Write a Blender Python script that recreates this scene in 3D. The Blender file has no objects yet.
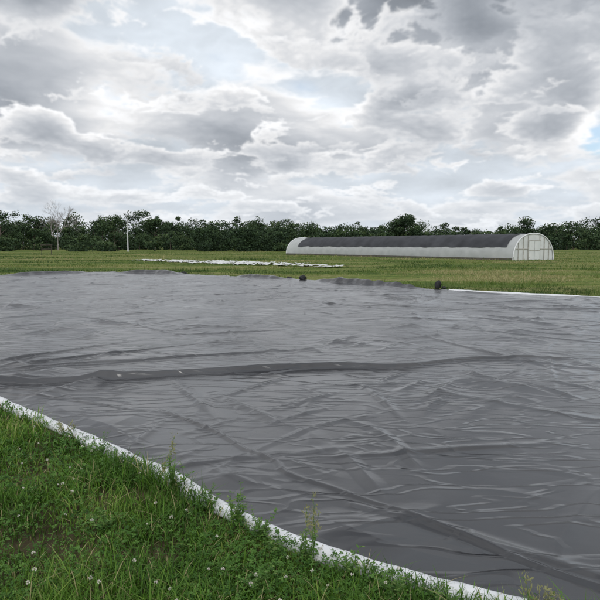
import bpy, math, random
import numpy as np
from mathutils import Vector
random.seed(4); rng=np.random.default_rng(7)
scene=bpy.context.scene
scene.view_settings.view_transform='Standard'
scene.view_settings.look='None'
scene.view_settings.exposure=0

# ---------------------------------------------------------------- helpers
def obj_from(name, verts, faces_list, mat=None, parent=None, smooth=False, tint=None, loc=(0,0,0)):
    me=bpy.data.meshes.new(name)
    verts=np.asarray(verts,dtype=np.float32)
    if isinstance(faces_list,np.ndarray): faces_list=[faces_list]
    me.vertices.add(len(verts)); me.vertices.foreach_set('co',verts.ravel())
    idx=np.concatenate([np.asarray(f,dtype=np.int32).ravel() for f in faces_list])
    tot=np.concatenate([np.full(len(f),np.asarray(f).shape[1],dtype=np.int32) for f in faces_list])
    start=np.concatenate([[0],np.cumsum(tot)[:-1]]).astype(np.int32)
    me.loops.add(len(idx)); me.loops.foreach_set('vertex_index',idx)
    me.polygons.add(len(tot)); me.polygons.foreach_set('loop_start',start)
    try: me.polygons.foreach_set('loop_total',tot)
    except Exception: pass
    me.polygons.foreach_set('use_smooth',np.full(len(tot),smooth))
    me.update(calc_edges=True)
    if tint is not None:
        a=me.attributes.new('tint','FLOAT','POINT'); a.data.foreach_set('value',np.asarray(tint,dtype=np.float32))
    o=bpy.data.objects.new(name,me); scene.collection.objects.link(o); o.location=loc
    if mat: me.materials.append(mat)
    if parent: o.parent=parent
    return o
def empty(name,loc=(0,0,0)):
    e=bpy.data.objects.new(name,None); scene.collection.objects.link(e); e.location=loc; return e

_G=rng.normal(size=(256,256,2)); _G/=np.linalg.norm(_G,axis=2,keepdims=True)
def pn(x,y,seed=0):
    x=x+seed*17.31; y=y+seed*9.77
    xi=np.floor(x).astype(int); yi=np.floor(y).astype(int); xf=x-xi; yf=y-yi
    u=xf*xf*xf*(xf*(xf*6-15)+10); v=yf*yf*yf*(yf*(yf*6-15)+10)
    def g(a,b,dx,dy):
        gr=_G[a&255,b&255]; return gr[...,0]*dx+gr[...,1]*dy
    n00=g(xi,yi,xf,yf); n10=g(xi+1,yi,xf-1,yf); n01=g(xi,yi+1,xf,yf-1); n11=g(xi+1,yi+1,xf-1,yf-1)
    return ((n00*(1-u)+n10*u)*(1-v)+(n01*(1-u)+n11*u)*v)*1.4
def smoothstep(a,b,x): t=np.clip((x-a)/(b-a),0,1); return t*t*(3-2*t)
def catmull(P,n=0):
    P=np.array(P,float); P=np.vstack([2*P[0]-P[1],P,2*P[-1]-P[-2]])
    out=[]
    for i in range(1,len(P)-2):
        t=np.linspace(0,1,40,endpoint=False)[:,None]
        p0,p1,p2,p3=P[i-1],P[i],P[i+1],P[i+2]
        out.append(.5*((2*p1)+(-p0+p2)*t+(2*p0-5*p1+4*p2-p3)*t**2+(-p0+3*p1-3*p2+p3)*t**3))
    out.append(P[-2][None]); C=np.vstack(out)
    d=np.concatenate([[0],np.cumsum(np.linalg.norm(np.diff(C,axis=0),axis=1))])
    return C,d
def sample(C,d,s):
    q=s*d[-1]; return np.stack([np.interp(q,d,C[:,k]) for k in range(C.shape[1])],-1)

# ---------------------------------------------------------------- materials
def newmat(name):
    m=bpy.data.materials.new(name); m.use_nodes=True; nt=m.node_tree
    b=nt.nodes['Principled BSDF']; return m,nt,b
def N(nt,t,**k):
    n=nt.nodes.new(t)
    for a,v in k.items(): setattr(n,a,v)
    return n
def ramp(nt,stops,interp='LINEAR'):
    r=nt.nodes.new('ShaderNodeValToRGB'); r.color_ramp.interpolation=interp
    e=r.color_ramp.elements
    while len(e)<len(stops): e.new(.5)
    for i,(p,c) in enumerate(stops):
        e[i].position=p; e[i].color=(*c,1) if len(c)==3 else c
    return r
def simple(name,col,rough=.7,noise=.25,scale=3,bump=0.0,spec=.3,metal=0):
    m,nt,b=newmat(name)
    tc=N(nt,'ShaderNodeTexCoord'); n=N(nt,'ShaderNodeTexNoise'); n.inputs['Scale'].default_value=scale; n.inputs['Detail'].default_value=4
    nt.links.new(tc.outputs['Object'],n.inputs['Vector'])
    r=ramp(nt,[(.3,tuple(c*(1-noise) for c in col)),(.7,tuple(min(1,c*(1+noise)) for c in col))])
    nt.links.new(n.outputs['Fac'],r.inputs['Fac']); nt.links.new(r.outputs['Color'],b.inputs['Base Color'])
    b.inputs['Roughness'].default_value=rough; b.inputs['Specular IOR Level'].default_value=spec; b.inputs['Metallic'].default_value=metal
    if bump:
        bp=N(nt,'ShaderNodeBump'); bp.inputs['Strength'].default_value=bump; bp.inputs['Distance'].default_value=.02
        nt.links.new(n.outputs['Fac'],bp.inputs['Height']); nt.links.new(bp.outputs['Normal'],b.inputs['Normal'])
    return m
def leafmat(name,stops,transl=.35,rough=.55):
    m,nt,b=newmat(name)
    at=N(nt,'ShaderNodeAttribute'); at.attribute_name='tint'
    r=ramp(nt,stops); nt.links.new(at.outputs['Fac'],r.inputs['Fac'])
    nt.links.new(r.outputs['Color'],b.inputs['Base Color']); b.inputs['Roughness'].default_value=rough
    b.inputs['Specular IOR Level'].default_value=.25
    if transl>0:
        t=N(nt,'ShaderNodeBsdfTranslucent'); mx=N(nt,'ShaderNodeMixShader'); mx.inputs[0].default_value=transl
        nt.links.new(r.outputs['Color'],t.inputs['Color'])
        nt.links.new(b.outputs[0],mx.inputs[1]); nt.links.new(t.outputs[0],mx.inputs[2])
        nt.links.new(mx.outputs[0],nt.nodes['Material Output'].inputs['Surface'])
    return m

def tarp_mat():
    m,nt,b=newmat('black_plastic_film')
    tc=N(nt,'ShaderNodeTexCoord')
    def nz(scale,detail,stretch,rot,rough=.5):
        mp=N(nt,'ShaderNodeMapping'); mp.inputs['Scale'].default_value=stretch; mp.inputs['Rotation'].default_value=(0,0,rot)
        n=N(nt,'ShaderNodeTexNoise'); n.noise_dimensions='2D'; n.inputs['Scale'].default_value=scale; n.inputs['Detail'].default_value=detail
        n.inputs['Roughness'].default_value=rough
        nt.links.new(tc.outputs['Object'],mp.inputs[0]); nt.links.new(mp.outputs[0],n.inputs['Vector']); return n
    def mth(op,a,b_,c=None):
        q=N(nt,'ShaderNodeMath',operation=op)
        for i,v in enumerate((a,b_,c)):
            if v is None: continue
            if isinstance(v,(int,float)): q.inputs[i].default_value=v
            else: nt.links.new(v,q.inputs[i])
        return q.outputs[0]
    def crease(n,wd):
        a=mth('ABSOLUTE',mth('SUBTRACT',n.outputs['Fac'],.5),None); a=mth('MINIMUM',mth('DIVIDE',a,wd),1.0); return mth('SUBTRACT',1.0,a)
    c1=crease(nz(1.0,1,(1,3.2,1),1.15),.045); c2=crease(nz(1.2,1,(1,3.2,1),-.95),.045)
    f=nz(6,2,(1,1.6,1),1.2,.5)
    h=mth('MULTIPLY_ADD',c2,1.0,c1); h=mth('MULTIPLY_ADD',f.outputs['Fac'],.30,h)
    bp=N(nt,'ShaderNodeBump'); bp.inputs['Strength'].default_value=.8; bp.inputs['Distance'].default_value=.0045
    nt.links.new(h,bp.inputs['Height']); nt.links.new(bp.outputs['Normal'],b.inputs['Normal'])
    d=nz(.5,5,(1,1,1),0,.6)
    r=ramp(nt,[(.35,(.016,.016,.019)),(.7,(.045,.045,.049))]); nt.links.new(d.outputs['Fac'],r.inputs['Fac']); nt.links.new(r.outputs['Color'],b.inputs['Base Color'])
    rr=ramp(nt,[(.3,(.16,)*3),(.7,(.28,)*3)]); nt.links.new(d.outputs['Fac'],rr.inputs['Fac']); nt.links.new(rr.outputs['Color'],b.inputs['Roughness'])
    b.inputs['IOR'].default_value=1.8
    return m
M_tarp=tarp_mat()
M_hem=simple('white_plastic_film',(.74,.75,.77),.4,.10,5,.25,.5)

# ---------------------------------------------------------------- tarp outline (metres)
near=[(-22,23),(-14,15.8),(-10,12.3),(-6,8.73),(-3.05,6.09),(-1.93,5.07),(-1.1,4.26),(-.535,3.64),(.054,3.07),(.487,2.79),(.95,2.57),(1.7,2.18),(4,.6),(10,-4.6)]
far=[(-12,36),(-9.7,35.1),(-5,32),(0,28.1),(4.28,22.2),(8.9,18.2),(13,13.8),(20,6)]
NC,Nd=catmull(near); FC,Fd=catmull(far)
def near_y(x): return np.interp(x,NC[:,0],NC[:,1])
def far_y(x): return np.interp(x,FC[:,0],FC[:,1])
def inside_tarp(x,y,m=0.0):
    left=(x+22)*13-(y-23)*10 > -m*16
    return (y>near_y(x)-m)&((y<far_y(x)+m)|(x<-12))&left

NS,NT=1600,1100
isc=np.argmin((NC[:,0]+.2)**2+(NC[:,1]-3.3)**2); sc=Nd[isc]/Nd[-1]
k=2.6; a0=-np.arcsinh(sc*np.sinh(k)/max(sc,1-sc))/k; a1=np.arcsinh((1-sc)*np.sinh(k)/max(sc,1-sc))/k
aa=np.linspace(a0,a1,NS); S=sc+np.sinh(k*aa)/np.sinh(k)*max(sc,1-sc); S[0]=0;S[-1]=1
tau=np.linspace(0,1,NT); T=.32*tau+.68*tau**2
PN=sample(NC,Nd,S); PF=sample(FC,Fd,S)
X=PN[None,:,0]*(1-T[:,None])+PF[None,:,0]*T[:,None]
Y=PN[None,:,1]*(1-T[:,None])+PF[None,:,1]*T[:,None]
H=.04+.028*pn(X*.28,Y*.3,6)+.003*pn(X*.9,Y*.9,7)
for i,(ang,lam,amp,thr,sh) in enumerate([(35,1.15,.026,-.12,.55),(148,1.05,.025,-.12,.55),(22,.62,.014,-.06,.4),(160,.66,.014,-.06,.4),(50,.48,.008,.04,.35),(130,.46,.008,.04,.35)]):
    a=math.radians(ang); ph=(X*math.cos(a)+Y*math.sin(a))/lam
    ph=ph+.8*pn(X*.45,Y*.45,80+i)/lam**.5+.06*pn(X*1.0/lam,Y*1.0/lam,90+i)
    c=np.floor(ph); tri=1-2*np.abs(ph-c-.5)
    along=(-X*math.sin(a)+Y*math.cos(a))
    jit=smoothstep(-.05,.45,pn(c*.77+.3,along*.55/lam**.7,100+i))*1.6
    ridge=np.clip((tri-(1-sh))/sh,0,1); ridge=ridge**1.25
    msk=smoothstep(thr-.12,thr+.28,pn(X*.45+i,Y*.45,110+i))
    H+=amp*ridge*jit*msk
def add_fold(pts,A,w,skew=.0,taper=(.1,.1),wob=.02,p=2.0):
    global H
    C,d=catmull(pts); C=C[::6]
    d=np.concatenate([[0],np.cumsum(np.linalg.norm(np.diff(C,axis=0),axis=1))])
    lo=C.min(0)-6*w-.2; hi=C.max(0)+6*w+.2
    msk=(X>lo[0])&(X<hi[0])&(Y>lo[1])&(Y<hi[1])
    x=X[msk]; y=Y[msk]; x=x+wob*pn(x*2,y*2,11); y=y+wob*pn(x*2,y*2,12)
    best=np.full(x.shape,9.); bs=np.zeros(x.shape); bq=np.zeros(x.shape)
    for i in range(len(C)-1):
        a=C[i]; b=C[i+1]; v=b-a; L=np.hypot(*v)+1e-9
        t=np.clip(((x-a[0])*v[0]+(y-a[1])*v[1])/L**2,0,1)
        dx=x-a[0]-t*v[0]; dy=y-a[1]-t*v[1]; dd=np.hypot(dx,dy)
        sd=np.sign(v[0]*dy-v[1]*dx)
        m=dd<best; best[m]=dd[m]; bs[m]=sd[m]; bq[m]=(d[i]+t[m]*L)/d[-1]
    ww=np.where(bs>0,w*(1+skew),w*(1-skew)*.9)
    env=np.clip(bq/max(taper[0],1e-3),0,1)*np.clip((1-bq)/max(taper[1],1e-3),0,1)
    H[msk]+=A*np.exp(-(best/ww)**p)*env*(1+.2*pn(x*1.3,y*1.3,13))
add_fold([(-5.5,6.95),(-3.44,6.94),(-2.77,7.0),(-1.45,7.32),(.38,7.73),(1.28,7.8),(2.33,8.33),(3.57,8.33),(4.8,8.5)],.070,.072,.30,(.3,.45),.02,2.0)
add_fold([(-5.5,7.3),(-3.6,7.15),(-2.6,7.22),(-1.2,7.6),(.6,8.0),(1.6,8.2)],.02,.05,.3,(.3,.5))
add_fold([(-1.43,5.8),(-.71,5.02),(-.42,4.58),(-.18,4.30),(-.10,4.11),(.2,3.85),(.584,3.46),(.948,3.11),(1.34,2.71),(2,2.3)],.018,.025,.1,(.1,.05),.01,2.0)
for (a_,b_,A_,w_) in [((-4.2,7.5),(-.6,10.4),.03,.05),((-4.2,7.4),(.8,9.3),.024,.045),((-4.0,7.25),(-1.4,8.5),.022,.04),((-4.4,7.6),(-2.0,10.8),.024,.05),((-3.9,6.7),(-.9,6.35),.014,.035),((-3.6,6.55),(-1.2,5.9),.012,.03),((-2.6,6.3),(-.6,5.3),.010,.025),((-4.2,7.4),(2.2,10.0),.02,.05),((-4.1,6.9),(-2.6,5.75),.012,.03),((-4.3,7.5),(-3.1,9.6),.02,.04)]:
    mx_=((a_[0]+b_[0])/2+rng.normal()*.08,(a_[1]+b_[1])/2+rng.normal()*.08); add_fold([a_,mx_,b_],A_,w_,.2,(.25,.7),.03,1.8)
for i in range(110):
    x0=rng.uniform(-7,10); y0=rng.uniform(3.0,24); a=rng.choice([-.5,.25,.8,-.9,1.3,-1.3])+rng.normal()*.2; L=rng.uniform(.6,3.0)*(1+y0/15)
    pts=[(x0,y0),(x0+L*.5*math.cos(a),y0+L*.5*math.sin(a)+rng.normal()*.05),(x0+L*math.cos(a),y0+L*math.sin(a))]
    add_fold(pts,rng.uniform(.008,.022),rng.uniform(.025,.05)*(1+y0/20),.2,(.4,.4),.015,1.8)
add_fold([(.5,27.2),(2,25.3),(3.4,23.4),(4.6,22.0)],.20,.24,.3,(.3,.15),.1)
add_fold([(-3.2,30.4),(-1.8,29.2),(-.4,28.0)],.13,.25,.3,(.3,.3),.1)
add_fold([(-10.5,34.6),(-8.2,33.8),(-6,32.2)],.20,.35,.3,(.3,.3),.15)
add_fold([(-15.5,31.0),(-13,33.6),(-11.5,35)],.14,.3,.3,(.3,.3),.15)
H=np.maximum(H,.014)
edge=np.minimum(1,np.minimum(T[:,None]*60,1)); H=.014+(H-.014)*edge
idx=np.arange(NS*NT).reshape(NT,NS)
F=np.stack([idx[:-1,:-1],idx[:-1,1:],idx[1:,1:],idx[1:,:-1]],-1).reshape(-1,4)
tarp=empty('silage_tarp')
obj_from('black_sheet',np.stack([X,Y,H],-1).reshape(-1,3),F,M_tarp,tarp,True)

def hem(name,C,d,s0,s1,n,rad,seed,out,height=1.0):
    s=np.linspace(s0,s1,n); P=sample(C,d,s); tg=np.gradient(P,axis=0); tg/=np.linalg.norm(tg,axis=1,keepdims=True)
    nr=np.stack([-tg[:,1],tg[:,0]],-1)*out
    L=s*d[-1]
    R=rad*(1+.28*pn(L*1.2,L*0+3,seed)+.10*pn(L*5,L*0+1,seed+1)); off=.03*pn(L*.9,L*0+8,seed+2)
    K=18; V=[]
    for j in range(K):
        a=j/(K-1)*math.pi*1.25-.25*math.pi
        lump=1+.10*pn(L*5+j*.5,L*0+j*.35,seed+4)+.03*pn(L*17+j*.9,L*0+j*.5,seed+5)
        u=-np.cos(a)*R*lump*1.15+off; z=np.maximum(np.sin(a)*R*.75*lump*height+.018,.006)
        V.append(np.stack([P[:,0]-nr[:,0]*u,P[:,1]-nr[:,1]*u,z],-1))
    V=np.stack(V,1).reshape(-1,3); id=np.arange(n*K).reshape(n,K)
    F=np.stack([id[:-1,:-1],id[1:,:-1],id[1:,1:],id[:-1,1:]],-1).reshape(-1,4)
    return obj_from(name,V,F,M_hem,tarp,True)
hem('near_hem',NC,Nd,0.02,.98,2600,.058,20,-1)
i0=np.argmin(np.abs(FC[:,0]-5.2)); hem('far_hem',FC,Fd,Fd[i0]/Fd[-1],.98,500,.065,30,1,1.2)

# ---------------------------------------------------------------- ground
m,nt,b=newmat('field_ground')
tc=N(nt,'ShaderNodeTexCoord')
def gn(scale,detail,rough=.55,st=(1,1,1),r=0):
    mp=N(nt,'ShaderNodeMapping'); mp.inputs['Scale'].default_value=st; mp.inputs['Rotation'].default_value=(0,0,r)
    n=N(nt,'ShaderNodeTexNoise'); n.noise_dimensions='2D'; n.inputs['Scale'].default_value=scale; n.inputs['Detail'].default_value=detail; n.inputs['Roughness'].default_value=rough
    nt.links.new(tc.outputs['Object'],mp.inputs[0]); nt.links.new(mp.outputs[0],n.inputs['Vector']); return n
a=gn(.06,5,.65,(1,3.0,1),.75); c=gn(2.5,5,.7)
r1=ramp(nt,[(.3,(.05,.09,.016)),(.43,(.10,.155,.028)),(.52,(.16,.205,.046)),(.60,(.25,.25,.09)),(.70,(.10,.15,.028))]); nt.links.new(a.outputs['Fac'],r1.inputs['Fac'])
r2=ramp(nt,[(.3,(.45,.45,.45)),(.7,(1.15,1.15,1.15))]); nt.links.new(c.outputs['Fac'],r2.inputs['Fac'])
mx=N(nt,'ShaderNodeMix',data_type='RGBA',blend_type='MULTIPLY'); mx.inputs[0].default_value=1
nt.links.new(r1.outputs['Color'],mx.inputs[6]); nt.links.new(r2.outputs['Color'],mx.inputs[7])
ge=N(nt,'ShaderNodeVectorMath',operation='LENGTH'); nt.links.new(tc.outputs['Object'],ge.inputs[0])
mr=N(nt,'ShaderNodeMapRange'); mr.inputs[1].default_value=10; mr.inputs[2].default_value=26; nt.links.new(ge.outputs['Value'],mr.inputs[0])
sl=ramp(nt,[(.35,(.045,.038,.02)),(.65,(.11,.088,.052))]); nt.links.new(c.outputs['Fac'],sl.inputs['Fac'])
mx2=N(nt,'ShaderNodeMix',data_type='RGBA'); nt.links.new(mr.outputs[0],mx2.inputs[0]); nt.links.new(sl.outputs['Color'],mx2.inputs[6]); nt.links.new(mx.outputs[2],mx2.inputs[7])
nt.links.new(mx2.outputs[2],b.inputs['Base Color']); b.inputs['Roughness'].default_value=.95; b.inputs['Specular IOR Level'].default_value=.1
bp=N(nt,'ShaderNodeBump'); bp.inputs['Strength'].default_value=.6; bp.inputs['Distance'].default_value=.06; nt.links.new(c.outputs['Fac'],bp.inputs['Height']); nt.links.new(bp.outputs['Normal'],b.inputs['Normal'])
R=3000; obj_from('ground',[(-R,-R,0),(R,-R,0),(R,R,0),(-R,R,0)],np.array([[0,1,2,3]]),m)

# ---------------------------------------------------------------- grass
def blades(P,L,W,bend,tint,zb=0.0):
    n=len(P); az=rng.uniform(0,2*math.pi,n); d=np.stack([np.cos(az),np.sin(az)],-1)
    fa=az+rng.uniform(.9,2.2,n); wv=np.stack([np.cos(fa),np.sin(fa)],-1)
    V=np.zeros((n,7,3)); 
    fr=[0,0,.4,.4,.75,.75,1]; sg=[-1,1,-1,1,-1,1,0]; wd=[.7,.7,1,1,.7,.7,0]
    for i in range(7):
        f=fr[i]; h=L*(f-.35*bend*f*f)
        V[:,i,:2]=P+d*(L*bend*f*f)[:,None]+wv*(W*wd[i]*sg[i]*.5)[:,None]; V[:,i,2]=zb+h
    base=(np.arange(n)*7)[:,None]
    tri=np.array([[0,1,3],[0,3,2],[2,3,5],[2,5,4],[4,5,6]])
    F=(base[:,:,None]+tri[None]).reshape(-1,3)
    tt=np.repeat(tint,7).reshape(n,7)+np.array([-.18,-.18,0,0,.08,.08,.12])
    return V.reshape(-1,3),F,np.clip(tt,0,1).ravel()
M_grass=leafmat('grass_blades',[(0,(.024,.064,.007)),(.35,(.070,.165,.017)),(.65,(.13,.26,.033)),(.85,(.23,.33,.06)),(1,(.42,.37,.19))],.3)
def dens(x,y): return np.clip(.75+1.0*pn(x*1.3,y*1.3,40)+.5*pn(x*4,y*4,41),.06,1)
bare=lambda x,y: np.exp(-(((x+.72)/.16)**2+((y-3.0)/.13)**2))
def near_pts(n,rmax=26,rmin=1.4):
    out=[]; tot=0
    while tot<n:
        q=rng.uniform(0,1,n*2); r=rmin*(rmax/rmin)**q
        th=rng.uniform(math.radians(50),math.radians(165),n*2)
        x=r*np.cos(th); y=r*np.sin(th)
        ok=(y<near_y(x)-.03)&(rng.uniform(0,1,n*2)<dens(x,y)*(1-bare(x,y)*.95))
        ok&=rng.uniform(0,1,n*2)<np.clip(r/4.0,0,1)
        out.append(np.stack([x[ok],y[ok]],-1)); tot+=ok.sum()
    return np.vstack(out)[:n]
P=near_pts(160000); r=np.hypot(P[:,0],P[:,1]); n=len(P)
hv=np.clip(.8+.9*pn(P[:,0]*1.1,P[:,1]*1.1,43),.35,1.6)
L=rng.gamma(5,.016,n)*hv+.02; L=np.clip(L,.02,.24); W=rng.uniform(.003,.006,n)*np.clip(r/3.5,1,3)
tint=np.clip(.43+.42*pn(P[:,0]*1.7,P[:,1]*1.7,44)+rng.normal(0,.16,n),0,.9); dead=rng.uniform(0,1,n)<.07; tint[dead]=.98
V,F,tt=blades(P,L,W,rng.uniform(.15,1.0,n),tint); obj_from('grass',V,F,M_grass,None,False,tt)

M_clover=leafmat('clover_leaves',[(0,(.026,.08,.012)),(.5,(.070,.17,.026)),(1,(.14,.27,.055))],.25,.5)
def clover(P,z,size,tint):
    n=len(P); V=np.zeros((n,3,6,3)); az0=rng.uniform(0,6.28,n); tilt=rng.normal(0,.35,(n,2))
    shape=[(0,0),(.55,-.42),(1.0,-.34),(1.08,0),(1.0,.34),(.55,.42)]
    for j in range(3):
        a=az0+j*2.094+rng.normal(0,.12,n); ca,sa=np.cos(a),np.sin(a)
        for i,(u,v) in enumerate(shape):
            x=(u*ca-v*sa)*size; y=(u*sa+v*ca)*size
            V[:,j,i,0]=P[:,0]+x; V[:,j,i,1]=P[:,1]+y; V[:,j,i,2]=z+tilt[:,0]*x+tilt[:,1]*y+size*.5*abs(v)+u*size*.1
    base=(np.arange(n*3)*6)[:,None,None]; tri=np.array([[0,1,2],[0,2,3],[0,3,4],[0,4,5]])
    F=(base+tri[None]).reshape(-1,3)
    return V.reshape(-1,3),F,np.repeat(tint,18)
P=near_pts(90000,11); keep=(pn(P[:,0]*.9,P[:,1]*.9,50)>-.2); P=P[keep][:44000]; n=len(P); r=np.hypot(P[:,0],P[:,1])
V,F,tt=clover(P,rng.uniform(.02,.09,n),rng.uniform(.006,.014,n)*np.clip(r/4,1,2),np.clip(rng.normal(.5,.25,n),0,1))
obj_from('clover',V,F,M_clover,None,False,tt)
M_bloss=simple('clover_blossom',(.66,.63,.57),.8,.2,60)
P=near_pts(420,10); Vs=[];Fs=[];o=0
for (x,y) in P:
    z=rng.uniform(.07,.12); rr=rng.uniform(.005,.009)
    for q in range(26):
        a=rng.uniform(0,6.28); e=math.asin(rng.uniform(-.5,1)); dv=np.array([math.cos(a)*math.cos(e),math.sin(a)*math.cos(e),math.sin(e)])
        c0=np.array([x,y,z])+dv*rr*.4; c1=np.array([x,y,z])+dv*rr*1.25; sd=np.cross(dv,rng.normal(size=3)); sd/=np.linalg.norm(sd); sd*=rr*.28
        Vs+= [c0-sd*.4,c0+sd*.4,c1+sd,c1-sd]; Fs.append([o,o+1,o+2,o+3]); o+=4
obj_from('clover_blossoms',Vs,np.array(Fs),M_bloss)

M_weed=leafmat('weed_leaves',[(0,(.045,.10,.018)),(.5,(.10,.22,.04)),(.9,(.22,.32,.09)),(1,(.34,.30,.17))],.3)
def weed(x,y,h,spread,leaf,nst=5,seedy=False):
    Vs=[];Fs=[];T_=[];o=0
    def quad(a,b,c,d,t):
        nonlocal o
        Vs.extend([a,b,c,d]); Fs.append([o,o+1,o+2,o+3]); T_.extend([t]*4); o+=4
    for sidx in range(nst):
        az=rng.uniform(0,6.28); hh=h*rng.uniform(.5,1.0); sp=spread*rng.uniform(.2,1)
        pts=[np.array([math.cos(az)*sp*f**1.5+.006*rng.normal(),math.sin(az)*sp*f**1.5+.006*rng.normal(),hh*f]) for f in np.linspace(0,1,8)]
        for i in range(7):
            w=.0022*(1-i/9); 
            for ax in (np.array([w,0,0]),np.array([0,w,0])): quad(pts[i]-ax,pts[i]+ax,pts[i+1]+ax,pts[i+1]-ax,.55)
            for q in range(6 if not seedy else 1):
                f=rng.uniform(0,1); p=pts[i]*(1-f)+pts[i+1]*f; a=rng.uniform(0,6.28)
                l=leaf*rng.uniform(.5,1.1)*(1-.4*i/7); dv=np.array([math.cos(a),math.sin(a),rng.uniform(-.2,.7)]); s=np.array([-math.sin(a),math.cos(a),rng.uniform(-.3,.3)])*l*.26
                quad(p,p+dv*l*.5+s,p+dv*l,p+dv*l*.5-s,float(np.clip(rng.normal(.55,.2),0,.9)))
        if seedy:
            for q in range(45):
                f=rng.uniform(.62,1.04); p=np.array([math.cos(az)*sp*f**1.5,math.sin(az)*sp*f**1.5,hh*f])+rng.normal(0,.010,3); dv=rng.normal(0,.007,3)+np.array([0,0,.008]); s=rng.normal(0,.0018,3)
                quad(p-s,p+s,p+dv+s,p+dv-s,.97)
    return obj_from('weed_plant',Vs,np.array(Fs),M_weed,None,False,T_,(x,y,0))
for (x,y,h,sp,lf,ns,sd) in [(-.80,3.80,.30,.12,.04,9,False),(-.86,3.86,.38,.08,.03,3,True),(-.34,3.31,.26,.12,.04,9,False),(-.2,3.19,.2,.1,.035,7,False),(.03,2.94,.24,.1,.032,8,False),(.06,2.96,.40,.05,.03,4,True),
    (.24,2.8,.2,.1,.035,7,False),(.95,2.36,.26,.12,.035,7,True),(.62,2.5,.17,.1,.032,7,False),(-.12,3.0,.15,.1,.03,6,False),(-1.5,4.46,.22,.14,.035,8,False),(-.55,3.57,.17,.1,.03,6,False),
    (-1.9,4.86,.22,.1,.03,5,True),(-2.4,5.3,.22,.12,.03,6,False),(-.2,2.7,.14,.14,.035,8,False),(-1.1,3.3,.13,.14,.035,8,False),(.42,2.62,.16,.12,.035,8,False),(-1.15,4.13,.18,.1,.03,6,False),(.8,2.4,.14,.1,.03,7,False)]:
    weed(x,y,h,sp,lf,ns,sd)

# ---------------------------------------------------------------- far meadow grass
M_mead=leafmat('meadow_blades',[(0,(.036,.078,.013)),(.35,(.085,.148,.026)),(.55,(.14,.20,.042)),(.75,(.23,.25,.08)),(1,(.38,.34,.17))],.2)
n=300000; q=rng.uniform(0,1,n); r=14*(150/14)**q; th=rng.uniform(math.radians(54),math.radians(126),n)
x=r*np.cos(th); y=r*np.sin(th); ok=~inside_tarp(x,y,.05)&(y>near_y(x)+6)
pat=pn(x*.12+y*.02,y*.2,60)+.5*pn(x*.5,y*.6,61)+.3*pn(x*1.6,y*1.2,63); ok&=rng.uniform(0,1,n)<np.clip(.45+pat*1.1,.06,1)
ax=np.array([-.53,.848]); cx=np.array([.848,.53]); rel=np.stack([x-22.1,y-64],-1)
u=rel@ax; v=rel@cx; ok&=~((u>-.3)&(u<46.5)&(v>-.3)&(v<7))
x=x[ok];y=y[ok];r=r[ok];pat=pat[ok];n=len(x)
L=rng.gamma(4,.017,n)*np.clip(1+1.2*pat,.35,2.2); tall=rng.uniform(0,1,n)<.04; L[tall]*=2.4
W=rng.uniform(.006,.014,n)*np.clip(r/14,1,7)*.8
tint=np.clip(.50+1.25*pn(x*.07+y*.05,y*.13,62)+.5*pn(x*.7,y*.5,64)+rng.normal(0,.14,n),0,1)
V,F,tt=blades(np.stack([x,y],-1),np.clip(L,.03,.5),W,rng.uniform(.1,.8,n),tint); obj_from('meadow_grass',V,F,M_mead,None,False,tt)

# ---------------------------------------------------------------- white row cover strips in the field
M_cov=simple('row_cover_fabric',(.66,.67,.66),.75,.16,1.2,.2)
def row_cover(name,p0,p1,width,seed):
    p0=np.array(p0,float);p1=np.array(p1,float);L=np.linalg.norm(p1-p0);t=(p1-p0)/L;nn=np.array([-t[1],t[0]])
    n,k=int(L*8),int(width*10); a=np.linspace(0,L,n)[:,None]; bb=np.linspace(-.5,.5,k)[None]*width
    wob=.5*pn(a*.25,a*0+seed,70)
    bx=p0[0]+t[0]*a+nn[0]*(bb+wob); by=p0[1]+t[1]*a+nn[1]*(bb+wob)
    z=.10+.06*pn(bx*.8,by*.8,71)+.08*pn(bx*3,by*3,72)+0*bx
    V=np.stack([bx,by,np.clip(z,.03,None)],-1).reshape(-1,3); id=np.arange(n*k).reshape(n,k)
    F=np.stack([id[:-1,:-1],id[1:,:-1],id[1:,1:],id[:-1,1:]],-1).reshape(-1,4)
    cen=V[F].mean(1); keep=(pn(cen[:,0]*.6,cen[:,1]*.6,73)+.7*pn(cen[:,0]*1.6,cen[:,1]*1.6,74))>-.12
    obj_from(name,V,F[keep],M_cov,None,True)
row_cover('row_cover',(-16,64),(-6.5,54),3.2,1)
row_cover('row_cover',(-9,54.5),(3.2,43.5),2.6,2)
row_cover('row_cover',(-9,59),(0,50),3.0,3)

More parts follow.
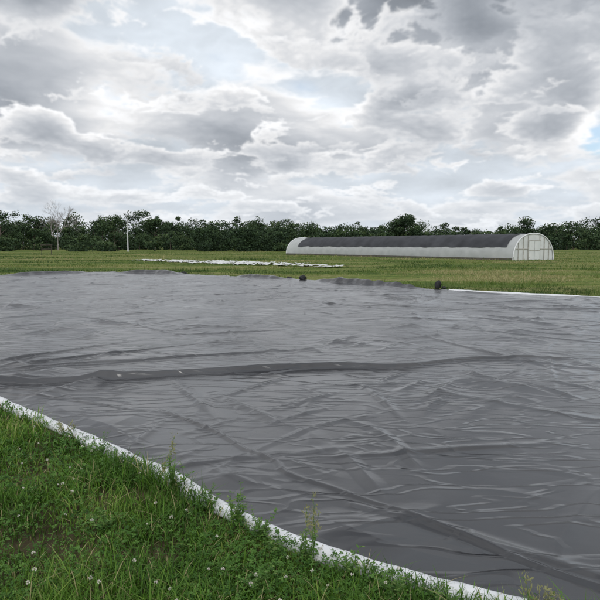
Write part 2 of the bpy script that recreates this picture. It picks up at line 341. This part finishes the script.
# ---------------------------------------------------------------- hoop house
def hoop_house():
    E=empty('hoop_house',(22.1,64,0)); E.rotation_euler=(0,0,math.atan2(.848,-.53))
    Wd,Hh,Ln=6.6,2.8,46.0
    def prof(a):
        c,s=math.cos(a),math.sin(a); return (Wd/2*math.copysign(abs(c)**.86,c), Hh*abs(s)**.92)
    def skin(name,x0,x1,a0,a1,off,mat,step=.3,sag=.035,na=40,ragged=0):
        xs=np.arange(x0,x1+1e-6,step); V=[]
        for xx in xs:
            k=-sag*abs(math.sin(math.pi*xx/1.5))**.6
            rg=ragged*(float(pn(np.array([xx*.5]),np.array([.3]),150)[0])+.4*(.5-.5*math.cos(2*math.pi*xx/1.5)))
            for j in range(na):
                a=(a0+rg)+(a1-a0-2*rg)*j/(na-1); yy,zz=prof(a); l=math.hypot(yy,zz)
                o=off+k+.008*math.sin(xx*3.1+j)*min(1,j/5)
                V.append((xx,-(Wd/2)-yy*(1+o/l),zz*(1+o/l)))
        n=len(xs); id=np.arange(n*na).reshape(n,na)
        F=np.stack([id[:-1,:-1],id[1:,:-1],id[1:,1:],id[:-1,1:]],-1).reshape(-1,4)
        return obj_from(name,V,F,mat,E,True)
    def poly(name,c0,c1,transp,tl=.4):
        M_poly,nt,b=newmat(name)
        tc=N(nt,'ShaderNodeTexCoord'); nz=N(nt,'ShaderNodeTexNoise'); nz.inputs['Scale'].default_value=1.3; nz.inputs['Detail'].default_value=5; nt.links.new(tc.outputs['Object'],nz.inputs['Vector'])
        rp=ramp(nt,[(.3,c0),(.7,c1)]); nt.links.new(nz.outputs['Fac'],rp.inputs['Fac']); nt.links.new(rp.outputs['Color'],b.inputs['Base Color']); b.inputs['Roughness'].default_value=.35
        tr=N(nt,'ShaderNodeBsdfTranslucent'); tr.inputs['Color'].default_value=(.9,.93,.93,1); tp=N(nt,'ShaderNodeBsdfTransparent'); tp.inputs['Color'].default_value=(.95,.95,.95,1)
        m1=N(nt,'ShaderNodeMixShader'); m1.inputs[0].default_value=tl; m2=N(nt,'ShaderNodeMixShader'); m2.inputs[0].default_value=transp
        nt.links.new(b.outputs[0],m1.inputs[1]); nt.links.new(tr.outputs[0],m1.inputs[2]); nt.links.new(m1.outputs[0],m2.inputs[1]); nt.links.new(tp.outputs[0],m2.inputs[2]); nt.links.new(m2.outputs[0],nt.nodes['Material Output'].inputs['Surface'])
        return M_poly
    M_poly=poly('greenhouse_poly',(.72,.74,.75),(.88,.89,.90),.12); M_end=poly('end_wall_poly',(.76,.79,.79),(.90,.91,.91),.08,.2)
    M_shade=simple('shade_cloth',(.060,.062,.070),.8,.25,.7,.1,.2)
    M_wood=simple('weathered_wood',(.40,.39,.36),.8,.25,4)
    M_base=simple('baseboard_wood',(.12,.11,.09),.8,.25,4)
    M_pipe=simple('galvanised_pipe',(.30,.31,.32),.4,.1,8,0,.5,.6)
    M_crop=simple('crop_rows',(.06,.12,.03),.8,.4,2)
    skin('poly_cover',0,Ln,0.0,math.pi,0,M_poly,.25)
    skin('shade_cloth',1.1,Ln-3.0,.46,math.pi-.46,.06,M_shade,.15,.06,50,.04)
    def box(name,x0,x1,y0,y1,z0,z1,mat):
        V=[(x,y,z) for x in (x0,x1) for y in (y0,y1) for z in (z0,z1)]
        F=np.array([[0,1,3,2],[4,6,7,5],[0,4,5,1],[2,3,7,6],[0,2,6,4],[1,5,7,3]]); return obj_from(name,V,F,mat,E)
    box('baseboard_1',0,Ln,.03,.09,0,.22,M_base); box('baseboard_2',0,Ln,-Wd-.09,-Wd-.03,0,.22,M_base)
    def tube(name,pts,rad,mat,seg=6):
        V=[];F=[];n=len(pts); pts=[np.array(p,float) for p in pts]
        for i,p in enumerate(pts):
            t=pts[min(i+1,n-1)]-pts[max(i-1,0)]; t/=np.linalg.norm(t); a=np.cross(t,[1,0.01,0.02]); 
            if np.linalg.norm(a)<.1: a=np.cross(t,[0,1,0])
            a/=np.linalg.norm(a); bb=np.cross(t,a)
            for j in range(seg): V.append(p+rad*(math.cos(j*6.2832/seg)*a+math.sin(j*6.2832/seg)*bb))
        for i in range(n-1):
            for j in range(seg): F.append([i*seg+j,i*seg+(j+1)%seg,(i+1)*seg+(j+1)%seg,(i+1)*seg+j])
        return obj_from(name,V,np.array(F),mat,E,True)
    k=0
    for xx in list(np.arange(0,Ln+.1,1.5)):
        pts=[(xx,-(Wd/2)-prof(a)[0]*.988,prof(a)[1]*.988) for a in np.linspace(0.001,math.pi-.001,26)]; k+=1
        tube('rib_%d'%k,pts,.03,M_pipe)
        pts=[(xx,-(Wd/2)-prof(a)[0]*1.012,prof(a)[1]*1.012) for a in np.linspace(0.02,.5,6)]; tube('batten_%d'%k,pts,.035,M_pipe)
    pp=prof(.22); tube('roll_up_bar',[(.2,-(Wd/2)-pp[0]*1.02,pp[1]),(Ln/2,-(Wd/2)-pp[0]*1.02,pp[1]-.03),(Ln-.2,-(Wd/2)-pp[0]*1.02,pp[1])],.035,M_pipe)
    for nm,xx in (('end_trim_near',-.02),('end_trim_far',Ln+.02)):
        pts=[(xx,-(Wd/2)-prof(a)[0]*1.005,prof(a)[1]*1.005) for a in np.linspace(0.001,math.pi-.001,40)]; tube(nm,pts,.07,M_hem)
    for nm,xx in (('end_wall_near',.03),('end_wall_far',Ln-.03)):
        pts=[(xx,-(Wd/2)-prof(a)[0]*.975,prof(a)[1]*.975) for a in np.linspace(0,math.pi,40)]
        V=[(xx,-Wd/2,0)]+pts; F=np.array([[0,i,i+1] for i in range(1,40)]); obj_from(nm,V,F,M_end,E)
    for i,yy in enumerate((-.8,-1.6,-2.35,-4.25,-5.0,-5.8)):
        c=abs(yy+Wd/2)/(Wd/2); an=math.acos(min(1,c**(1/.86))); h=prof(an)[1]*.96; box('end_stud_%d'%(i+1),-.06,0.0,yy-.03,yy+.03,0,h,M_wood)
    box('end_header',-.05,-.005,-Wd+.3,-.3,1.15,1.21,M_wood)
    box('door_header',-.09,-.065,-4.31,-2.29,2.05,2.12,M_wood)
    box('door_leaf_1',-.10,-.07,-3.27,-2.42,.05,2.02,M_end); box('door_leaf_2',-.10,-.07,-4.18,-3.33,.05,2.02,M_end)
    box('door_rail',-.12,-.103,-4.15,-2.45,1.0,1.06,M_wood)
    tube('ridge_pipe',[(0.1,-Wd/2,Hh*.97),(Ln-.1,-Wd/2,Hh*.97)],.03,M_pipe)
    for i in range(4):
        yy=-1-i*1.5; V=[];xs=np.linspace(1.5,Ln-1.5,160)
        for xx in xs:
            h=.6+.25*rng.normal(); V+= [(xx,yy-.45,0),(xx+rng.normal()*.1,yy-.25,h*.8),(xx,yy,h),(xx,yy+.3,h*.7),(xx,yy+.45,0)]
        id=np.arange(160*5).reshape(160,5); F=np.stack([id[:-1,:-1],id[1:,:-1],id[1:,1:],id[:-1,1:]],-1).reshape(-1,4)
        obj_from('crop_row_%d'%(i+1),V,F,M_crop,E)
    return E
hoop_house()

# ---------------------------------------------------------------- trees
M_tree=leafmat('tree_foliage',[(0,(.018,.036,.018)),(.45,(.036,.066,.029)),(.8,(.060,.098,.038)),(1,(.088,.125,.048))],0,.8)  # leaf greens lifted slightly towards blue, painting distance haze into the colour
M_bark=simple('bark',(.12,.10,.085),.9,.3,3)
def crown(cx,cy,h,w,nleaf,size,base=.12,tb=0.0):
    nl=13+int(rng.integers(0,9)); C=[];Rr=[]
    for i in range(nl):
        f=rng.uniform(base+.08,.92); rad=w*.5*math.sin(math.pi*min(1,(f*.8+.16)))**.7
        a=rng.uniform(0,6.28); d=rad*rng.uniform(.2,.9)
        C.append((cx+math.cos(a)*d,cy+math.sin(a)*d,h*f)); Rr.append(w*rng.uniform(.08,.24))
    C.append((cx+rng.normal()*w*.1,cy,h*.86)); Rr.append(w*.14); C=np.array(C);Rr=np.array(Rr)
    pk=Rr**2/np.sum(Rr**2)
    k=rng.choice(len(C),nleaf,p=pk); dv=rng.normal(size=(nleaf,3)); dv/=np.linalg.norm(dv,axis=1,keepdims=True)
    rr=Rr[k]*rng.uniform(.4,1.3,nleaf); P=C[k]+dv*rr[:,None]*np.array([1.1,1,.8]); P[:,2]=np.clip(P[:,2],.2,h*1.05)
    lump=rng.normal(0,.1,len(C))[k]
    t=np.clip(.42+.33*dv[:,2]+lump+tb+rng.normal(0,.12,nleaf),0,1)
    a=rng.normal(size=(nleaf,3)); a/=np.linalg.norm(a,axis=1,keepdims=True); b_=np.cross(a,rng.normal(size=(nleaf,3))); b_/=np.linalg.norm(b_,axis=1,keepdims=True)
    s=size*rng.uniform(.5,1.3,nleaf)[:,None]
    V=np.stack([P-a*s*.5-b_*s*.2,P+a*s*.1-b_*s*.5,P+a*s*.5+b_*s*.1,P-a*s*.1+b_*s*.5],1)
    return V.reshape(-1,3),np.repeat(t,4)
def limb(p0,p1,r0,r1,seg=5):
    p0=np.array(p0,float);p1=np.array(p1,float);t=p1-p0;t/=np.linalg.norm(t)+1e-9
    a=np.cross(t,[.3,1,.1]);a/=np.linalg.norm(a);b_=np.cross(t,a);V=[]
    for p,r_ in ((p0,r0),(p1,r1)):
        for j in range(seg): V.append(p+r_*(math.cos(j*6.2832/seg)*a+math.sin(j*6.2832/seg)*b_))
    return V,[[j,(j+1)%seg,seg+(j+1)%seg,seg+j] for j in range(seg)]
px=[-1.2,-.49,-.44,-.36,-.30,-.25,-.16,-.10,-.04,0.02,.12,.15,.19,.21,.25,.32,.34,.37,.39,.43,.49,1.2]
pz=[12,12.8,12.0,11.3,11.0,11.2,10.6,11.0,10.8,9.6,9.4,10.2,10.8,8.2,8.6,8.6,10.0,10.4,8.6,9.0,9.8,11]
Vs=[];Ts=[];TV=[];TF=[];to=0
for row,(D,dh) in enumerate(((270,1.12),(248,.98),(224,.74),(210,.5))):
    xx=-240
    while xx<240:
        yy=D+rng.uniform(-8,8); sw=float(pn(np.array([xx*.035]),np.array([row*3.3]),400)[0])
        h=np.interp(xx/yy,px,pz)*dh*(1+.42*sw)*rng.choice([.78,.88,.96,1.0,1.05,1.14]); w=rng.uniform(4.0,12) if row<3 else rng.uniform(5,8)
        vis=abs(xx/yy)<.56
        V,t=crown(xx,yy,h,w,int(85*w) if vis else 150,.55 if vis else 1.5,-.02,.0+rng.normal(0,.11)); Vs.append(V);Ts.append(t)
        v,f=limb((xx,yy,0),(xx,yy,h*.6),.22,.1); TV+=v; TF+=[[i+to for i in q] for q in f]; to+=len(v)
        xx+=w*rng.uniform(.25,.55)
V=np.vstack(Vs); F=np.arange(len(V)).reshape(-1,4); tl=empty('distant_treeline')
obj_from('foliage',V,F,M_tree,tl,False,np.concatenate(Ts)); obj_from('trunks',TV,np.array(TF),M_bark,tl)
Vs=[];Ts=[]
for i in range(60):
    u=rng.uniform(-.17,-.01) if i<32 else rng.uniform(-.62,.01); D=rng.uniform(150,185); h=rng.uniform(4.8,7.0) if i<32 else rng.uniform(2.0,4.2)
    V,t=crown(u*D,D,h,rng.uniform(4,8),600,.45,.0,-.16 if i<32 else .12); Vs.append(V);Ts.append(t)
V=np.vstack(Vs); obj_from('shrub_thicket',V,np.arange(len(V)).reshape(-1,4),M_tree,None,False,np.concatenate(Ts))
def tree(x,y,h,w,n,size,tb=0,base=.15):
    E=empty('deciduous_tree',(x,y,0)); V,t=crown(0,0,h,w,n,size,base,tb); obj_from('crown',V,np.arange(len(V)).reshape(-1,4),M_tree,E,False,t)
    V,F=[],[]; 
    v,f=limb((0,0,0),(0,0,h*.55),h*.028,h*.015,8); V+=v;F+=f
    for i in range(7):
        a=i*2.4; z=h*(.2+.06*i); v,f=limb((0,0,z),(math.cos(a)*w*.3,math.sin(a)*w*.3,z+h*.25),h*.011,h*.004); F+=[[q+len(V) for q in g] for g in f]; V+=v
    obj_from('trunk',V,np.array(F),M_bark,E)
tree(35.5,205,11.8,9.5,3000,.5,-.1); tree(31.5,207,9.8,8,2000,.5,-.1); tree(77,214,10.8,10,2800,.5,-.06); tree(-92,190,12.4,10,2400,.5,0); tree(-84,195,11.0,9,2000,.5,.03); tree(-45,192,10.2,9,2000,.5,.0); tree(86,212,8.8,8,1600,.5,-.05); tree(-60,200,10.9,9,2000,.5,.05)
def bare_tree(x,y,h):
    V=[];F=[]
    def br(p,d,l,r_,lev):
        q=p+d*l; v,f=limb(p,q,r_,r_*.7,4); F.extend([[i+len(V) for i in g] for g in f]); V.extend(v)
        if lev==0: return
        for i in range(3 if lev>1 else 4):
            nd=d+rng.normal(0,.42,3); nd[2]+=.14; nd/=np.linalg.norm(nd); br(q if i else p+d*l*.7,nd,l*rng.uniform(.66,.88),r_*.62,lev-1)
    br(np.array([0,0,0.]),np.array([0,0,1.]),h*.25,.24,6)
    obj_from('bare_tree',V,np.array(F),simple('pale_bark',(.26,.24,.23),.9,.15,2),None,False,None,(x,y,0))
bare_tree(-74.5,190,15.5)

# ---------------------------------------------------------------- pole, trellis
def lathe(rings,seg=16):
    V=[];F=[]
    for (r_,z) in rings:
        for j in range(seg): V.append((r_*math.cos(j*2*math.pi/seg),r_*math.sin(j*2*math.pi/seg),z))
    for i in range(len(rings)-1):
        for j in range(seg): F.append([i*seg+j,i*seg+(j+1)%seg,(i+1)*seg+(j+1)%seg,(i+1)*seg+j])
    return V,F
V,F=lathe([(.16,0),(.16,.3),(.13,.32),(.10,5),(.08,8.1),(.11,8.12),(.11,8.25),(.0,8.32)])
v,f=limb((-.4,0,7.6),(.4,0,7.6),.04,.04,6); F+=[[i+len(V) for i in g] for g in f]; V+=v
obj_from('utility_pole',V,np.array(F),simple('pale_pole_paint',(.62,.63,.64),.5,.1,2),None,True,None,(-41.8,150,0))
E=empty('wooden_trellis',(-41.5,101,0)); Mw=simple('old_wood',(.07,.06,.05),.9,.3,4)
for i,(a_,b_) in enumerate((((-.8,0,0),(-.75,0,1.7)),((.8,0,0),(.8,0,1.7)),((-1.0,0,1.6),(1.0,0,1.62)),((-.8,.0,.9),(.8,0,.95)))):
    v,f=limb(a_,b_,.06,.05,6); obj_from(['post_1','post_2','top_rail','lower_rail'][i],v,np.array(f),Mw,E)

# ---------------------------------------------------------------- sandbags holding the edge
M_bag=simple('black_woven_bag',(.02,.02,.022),.6,.3,12,.5)
def sandbag(x,y,s,tall=1.0,rz=0):
    nu,nv=28,18; V=[]
    for i in range(nv):
        f=i/(nv-1); prof=.34*(max(0,1-abs(2*f-.75)**2.4/1.25**2.4))**.5
        for j in range(nu):
            a=j*2*math.pi/nu; w=1+.14*math.sin(2*a+i*.3+x)+.10*math.sin(5*a+i*.6)
            V.append((prof*w*math.cos(a)*s+.06*f*s,prof*w*.75*math.sin(a)*s,f*.42*tall*s+.02+.05*s*math.sin(2*a+x)*f))
    F=[[i*nu+j,i*nu+(j+1)%nu,(i+1)*nu+(j+1)%nu,(i+1)*nu+j] for i in range(nv-1) for j in range(nu)]
    o=obj_from('sandbag',V,np.array(F),M_bag,None,True,None,(x,y,0)); o.rotation_euler=(.1,.15,rz); return o
sandbag(4.95,22.2,.34,2.2,.3); sandbag(5.15,22.0,.35,.7,1.3); sandbag(0.1,27.9,.55,1.0,1.0); sandbag(-.5,28.6,.5,.5,2); sandbag(-6.4,33.6,.7,.4,.5); sandbag(-13.2,35.2,.6,.4,.2)

# ---------------------------------------------------------------- sky: Nishita blue behind a computed cloud field
CW,CH=4096,2048
BL=[(17,20.5,1.9,.20,1.6),(2,27,1.0,.16,1.5),(1,14,-1.2,.05,1.8),(-7,16,-1.05,.06,1.8),(-17,11,-1.0,.07,2),(10.5,13,1.4,.07,3.5),(-22,21,1.1,.14,1.5),(26.0,8.6,-3.2,.045,1.3),(15,6,-.6,.12,3),(-8,12.5,.6,.10,4),(-22,15,.6,.08,3),(4,21.5,-.9,.035,1.5)]
def blobs(az,el):
    v=np.stack([np.sin(az)*np.cos(el),np.cos(az)*np.cos(el),np.sin(el)],-1); d=0
    for (A,E,amp,w_,asp) in BL:
        A=math.radians(A);E=math.radians(E); c=np.array([math.sin(A)*math.cos(E),math.cos(A)*math.cos(E),math.sin(E)])
        q=(v-c)*np.array([1,1,asp]); d=d+amp*np.exp(-(q**2).sum(-1)/w_**2)
    return d
def cfield(az,el,scale,seed,oct_,k=.20):
    zz=np.maximum(np.sin(el),0); den=zz+k; X=(np.sin(az)*np.cos(el)/den+5)*scale; Y=(np.cos(az)*np.cos(el)/den+3)*scale
    X,Y=X+.12*pn(X*1.3,Y*1.3,seed+20),Y+.12*pn(X*1.3,Y*1.3,seed+21)
    b=0;a=1;f=1.
    for o in range(oct_):
        n=pn(X*f,Y*f,seed+o)
        b=b+a*(n if o<2 else (.30-np.abs(n))*1.6); a*=.52; f*=2.1
    return b/.42
def cloud_rgba(az,el,oct_):
    B=blobs(az,el)
    soft=cfield(az,el,1.1,300,3); dim=np.clip(1-.16*np.clip(B,-1.1,2.4)-.09*soft,.5,1.2)
    wisp=cfield(az,el,2.6,440,oct_)
    base=np.clip((.67+.05*wisp)*dim,.25,.92); col=base[...,None]*np.array([.92,1.0,1.09]); al=smoothstep(-2.6,-1.35,soft*.5+B*.9+.15*wisp)
    for (sc,seed,th,vs,soft_e,wB) in ((1.3,320,-.45,[.90,.83,.65,.51,.34],.7,.6),(2.2,350,.15,[.96,.88,.65,.49,.34],.55,.45),(3.6,380,.95,[.82,.72,.59,.50,.39],.65,.35)):
        d=cfield(az,el,sc,seed,oct_)+wB*B; du=cfield(az,el+.022/sc*1.6,sc,seed,max(2,oct_-1))+wB*B; dl=cfield(az-.012,el+.008,sc,seed,oct_)+wB*B
        a=smoothstep(th,th+soft_e,d)
        v=np.interp(d-th,[0,.4,1.0,1.8,3.0],vs)*dim
        rel=np.clip((d-du)*.6,-1.3,1.3)+np.clip((d-dl)*.35,-.7,.7)
        v=np.clip(v*(1+.17*rel),.17,.98)
        t=np.clip((v-.3)/.5,0,1)[...,None]; c=v[...,None]*((1-t)*np.array([.90,.985,1.11])+t*np.array([.995,1.0,1.015]))
        col=col*(1-a[...,None])+c*a[...,None]; al=np.maximum(al,a)
    hz=(np.clip(1-np.sin(np.maximum(el,0))/.15,0,1)*.6)[...,None]
    col=col*(1-hz)+np.array([.68,.735,.80])*hz
    al=np.maximum(al,hz[...,0]*.9).clip(0.3,1)
    return np.concatenate([col,al[...,None]],-1).astype(np.float32)
def uv_to_az(u): return (u-.5)*2*math.pi
img=np.zeros((CH,CW,4),np.float32)
k=8; uc=(np.arange(CW//k)*k+k/2)/CW; vc=(np.arange(CH//k)*k+k/2)/CH
A,E=np.meshgrid(uv_to_az(uc),(vc-.5)*math.pi); co=cloud_rgba(A,E,3); img[:]=np.repeat(np.repeat(co,k,0),k,1)
az=uv_to_az((np.arange(CW)+.5)/CW); cols=np.where(np.abs(az)<math.radians(50))[0]; vv=(np.arange(CH)+.5)/CH; rows=np.where((vv>.497)&(vv<.5+34/180))[0]
A,E=np.meshgrid(az[cols],(vv[rows]-.5)*math.pi); img[np.ix_(rows,cols)]=cloud_rgba(A,E,6)
im=bpy.data.images.new('cloud_field',CW,CH,alpha=True,float_buffer=True); im.colorspace_settings.name='Linear Rec.709'; im.alpha_mode='CHANNEL_PACKED'
im.pixels.foreach_set(img.ravel()); im.update(); im.pack()
SUN_AZ=178.0; SUN_EL=38.0
w=bpy.data.worlds.new('World'); scene.world=w; w.use_nodes=True; nt=w.node_tree; nt.nodes.clear()
out=N(nt,'ShaderNodeOutputWorld'); sky=N(nt,'ShaderNodeTexSky'); sky.sky_type='NISHITA'; sky.sun_disc=False
sky.sun_elevation=math.radians(SUN_EL); sky.sun_rotation=math.radians(SUN_AZ)
bg1=N(nt,'ShaderNodeBackground'); bg1.inputs[1].default_value=.15; nt.links.new(sky.outputs[0],bg1.inputs[0])
tc=N(nt,'ShaderNodeTexCoord'); sep=N(nt,'ShaderNodeSeparateXYZ'); nt.links.new(tc.outputs['Generated'],sep.inputs[0])
def M(op,a,b=None,c=None):
    n=N(nt,'ShaderNodeMath',operation=op)
    for i,v in enumerate((a,b,c)):
        if v is None: continue
        if isinstance(v,(int,float)): n.inputs[i].default_value=v
        else: nt.links.new(v,n.inputs[i])
    return n.outputs[0]
cb=N(nt,'ShaderNodeCombineXYZ')
nt.links.new(M('MULTIPLY_ADD',M('ARCTAN2',sep.outputs['X'],sep.outputs['Y']),1/(2*math.pi),.5),cb.inputs[0])
nt.links.new(M('MULTIPLY_ADD',M('ARCSINE',sep.outputs['Z']),1/math.pi,.5),cb.inputs[1])
env=N(nt,'ShaderNodeTexImage'); env.image=im; env.interpolation='Cubic'; nt.links.new(cb.outputs[0],env.inputs[0])
bg2=N(nt,'ShaderNodeBackground'); nt.links.new(env.outputs['Color'],bg2.inputs[0]); bg2.inputs[1].default_value=1.06
ms=N(nt,'ShaderNodeMixShader'); nt.links.new(env.outputs['Alpha'],ms.inputs[0]); nt.links.new(bg1.outputs[0],ms.inputs[1]); nt.links.new(bg2.outputs[0],ms.inputs[2]); nt.links.new(ms.outputs[0],out.inputs[0])
try: w.cycles.sampling_method='MANUAL'; w.cycles.sample_map_resolution=512
except Exception: pass

sd=bpy.data.lights.new('sun','SUN'); sd.energy=1.2; sd.angle=math.radians(20); sd.color=(1,.97,.92)
so=bpy.data.objects.new('sun',sd); scene.collection.objects.link(so)
a=math.radians(SUN_AZ);e=math.radians(SUN_EL); dv=Vector((math.sin(a)*math.cos(e),math.cos(a)*math.cos(e),math.sin(e)))
so.rotation_euler=(-dv).to_track_quat('-Z','Y').to_euler(); so.location=(0,0,30)

cd=bpy.data.cameras.new('camera'); co=bpy.data.objects.new('camera',cd); scene.collection.objects.link(co)
co.location=(0,0,1.6); co.rotation_euler=(math.radians(90-5.11),0,0); cd.sensor_width=36; cd.angle=math.radians(52.0); cd.clip_end=6000; cd.clip_start=.05
scene.camera=co
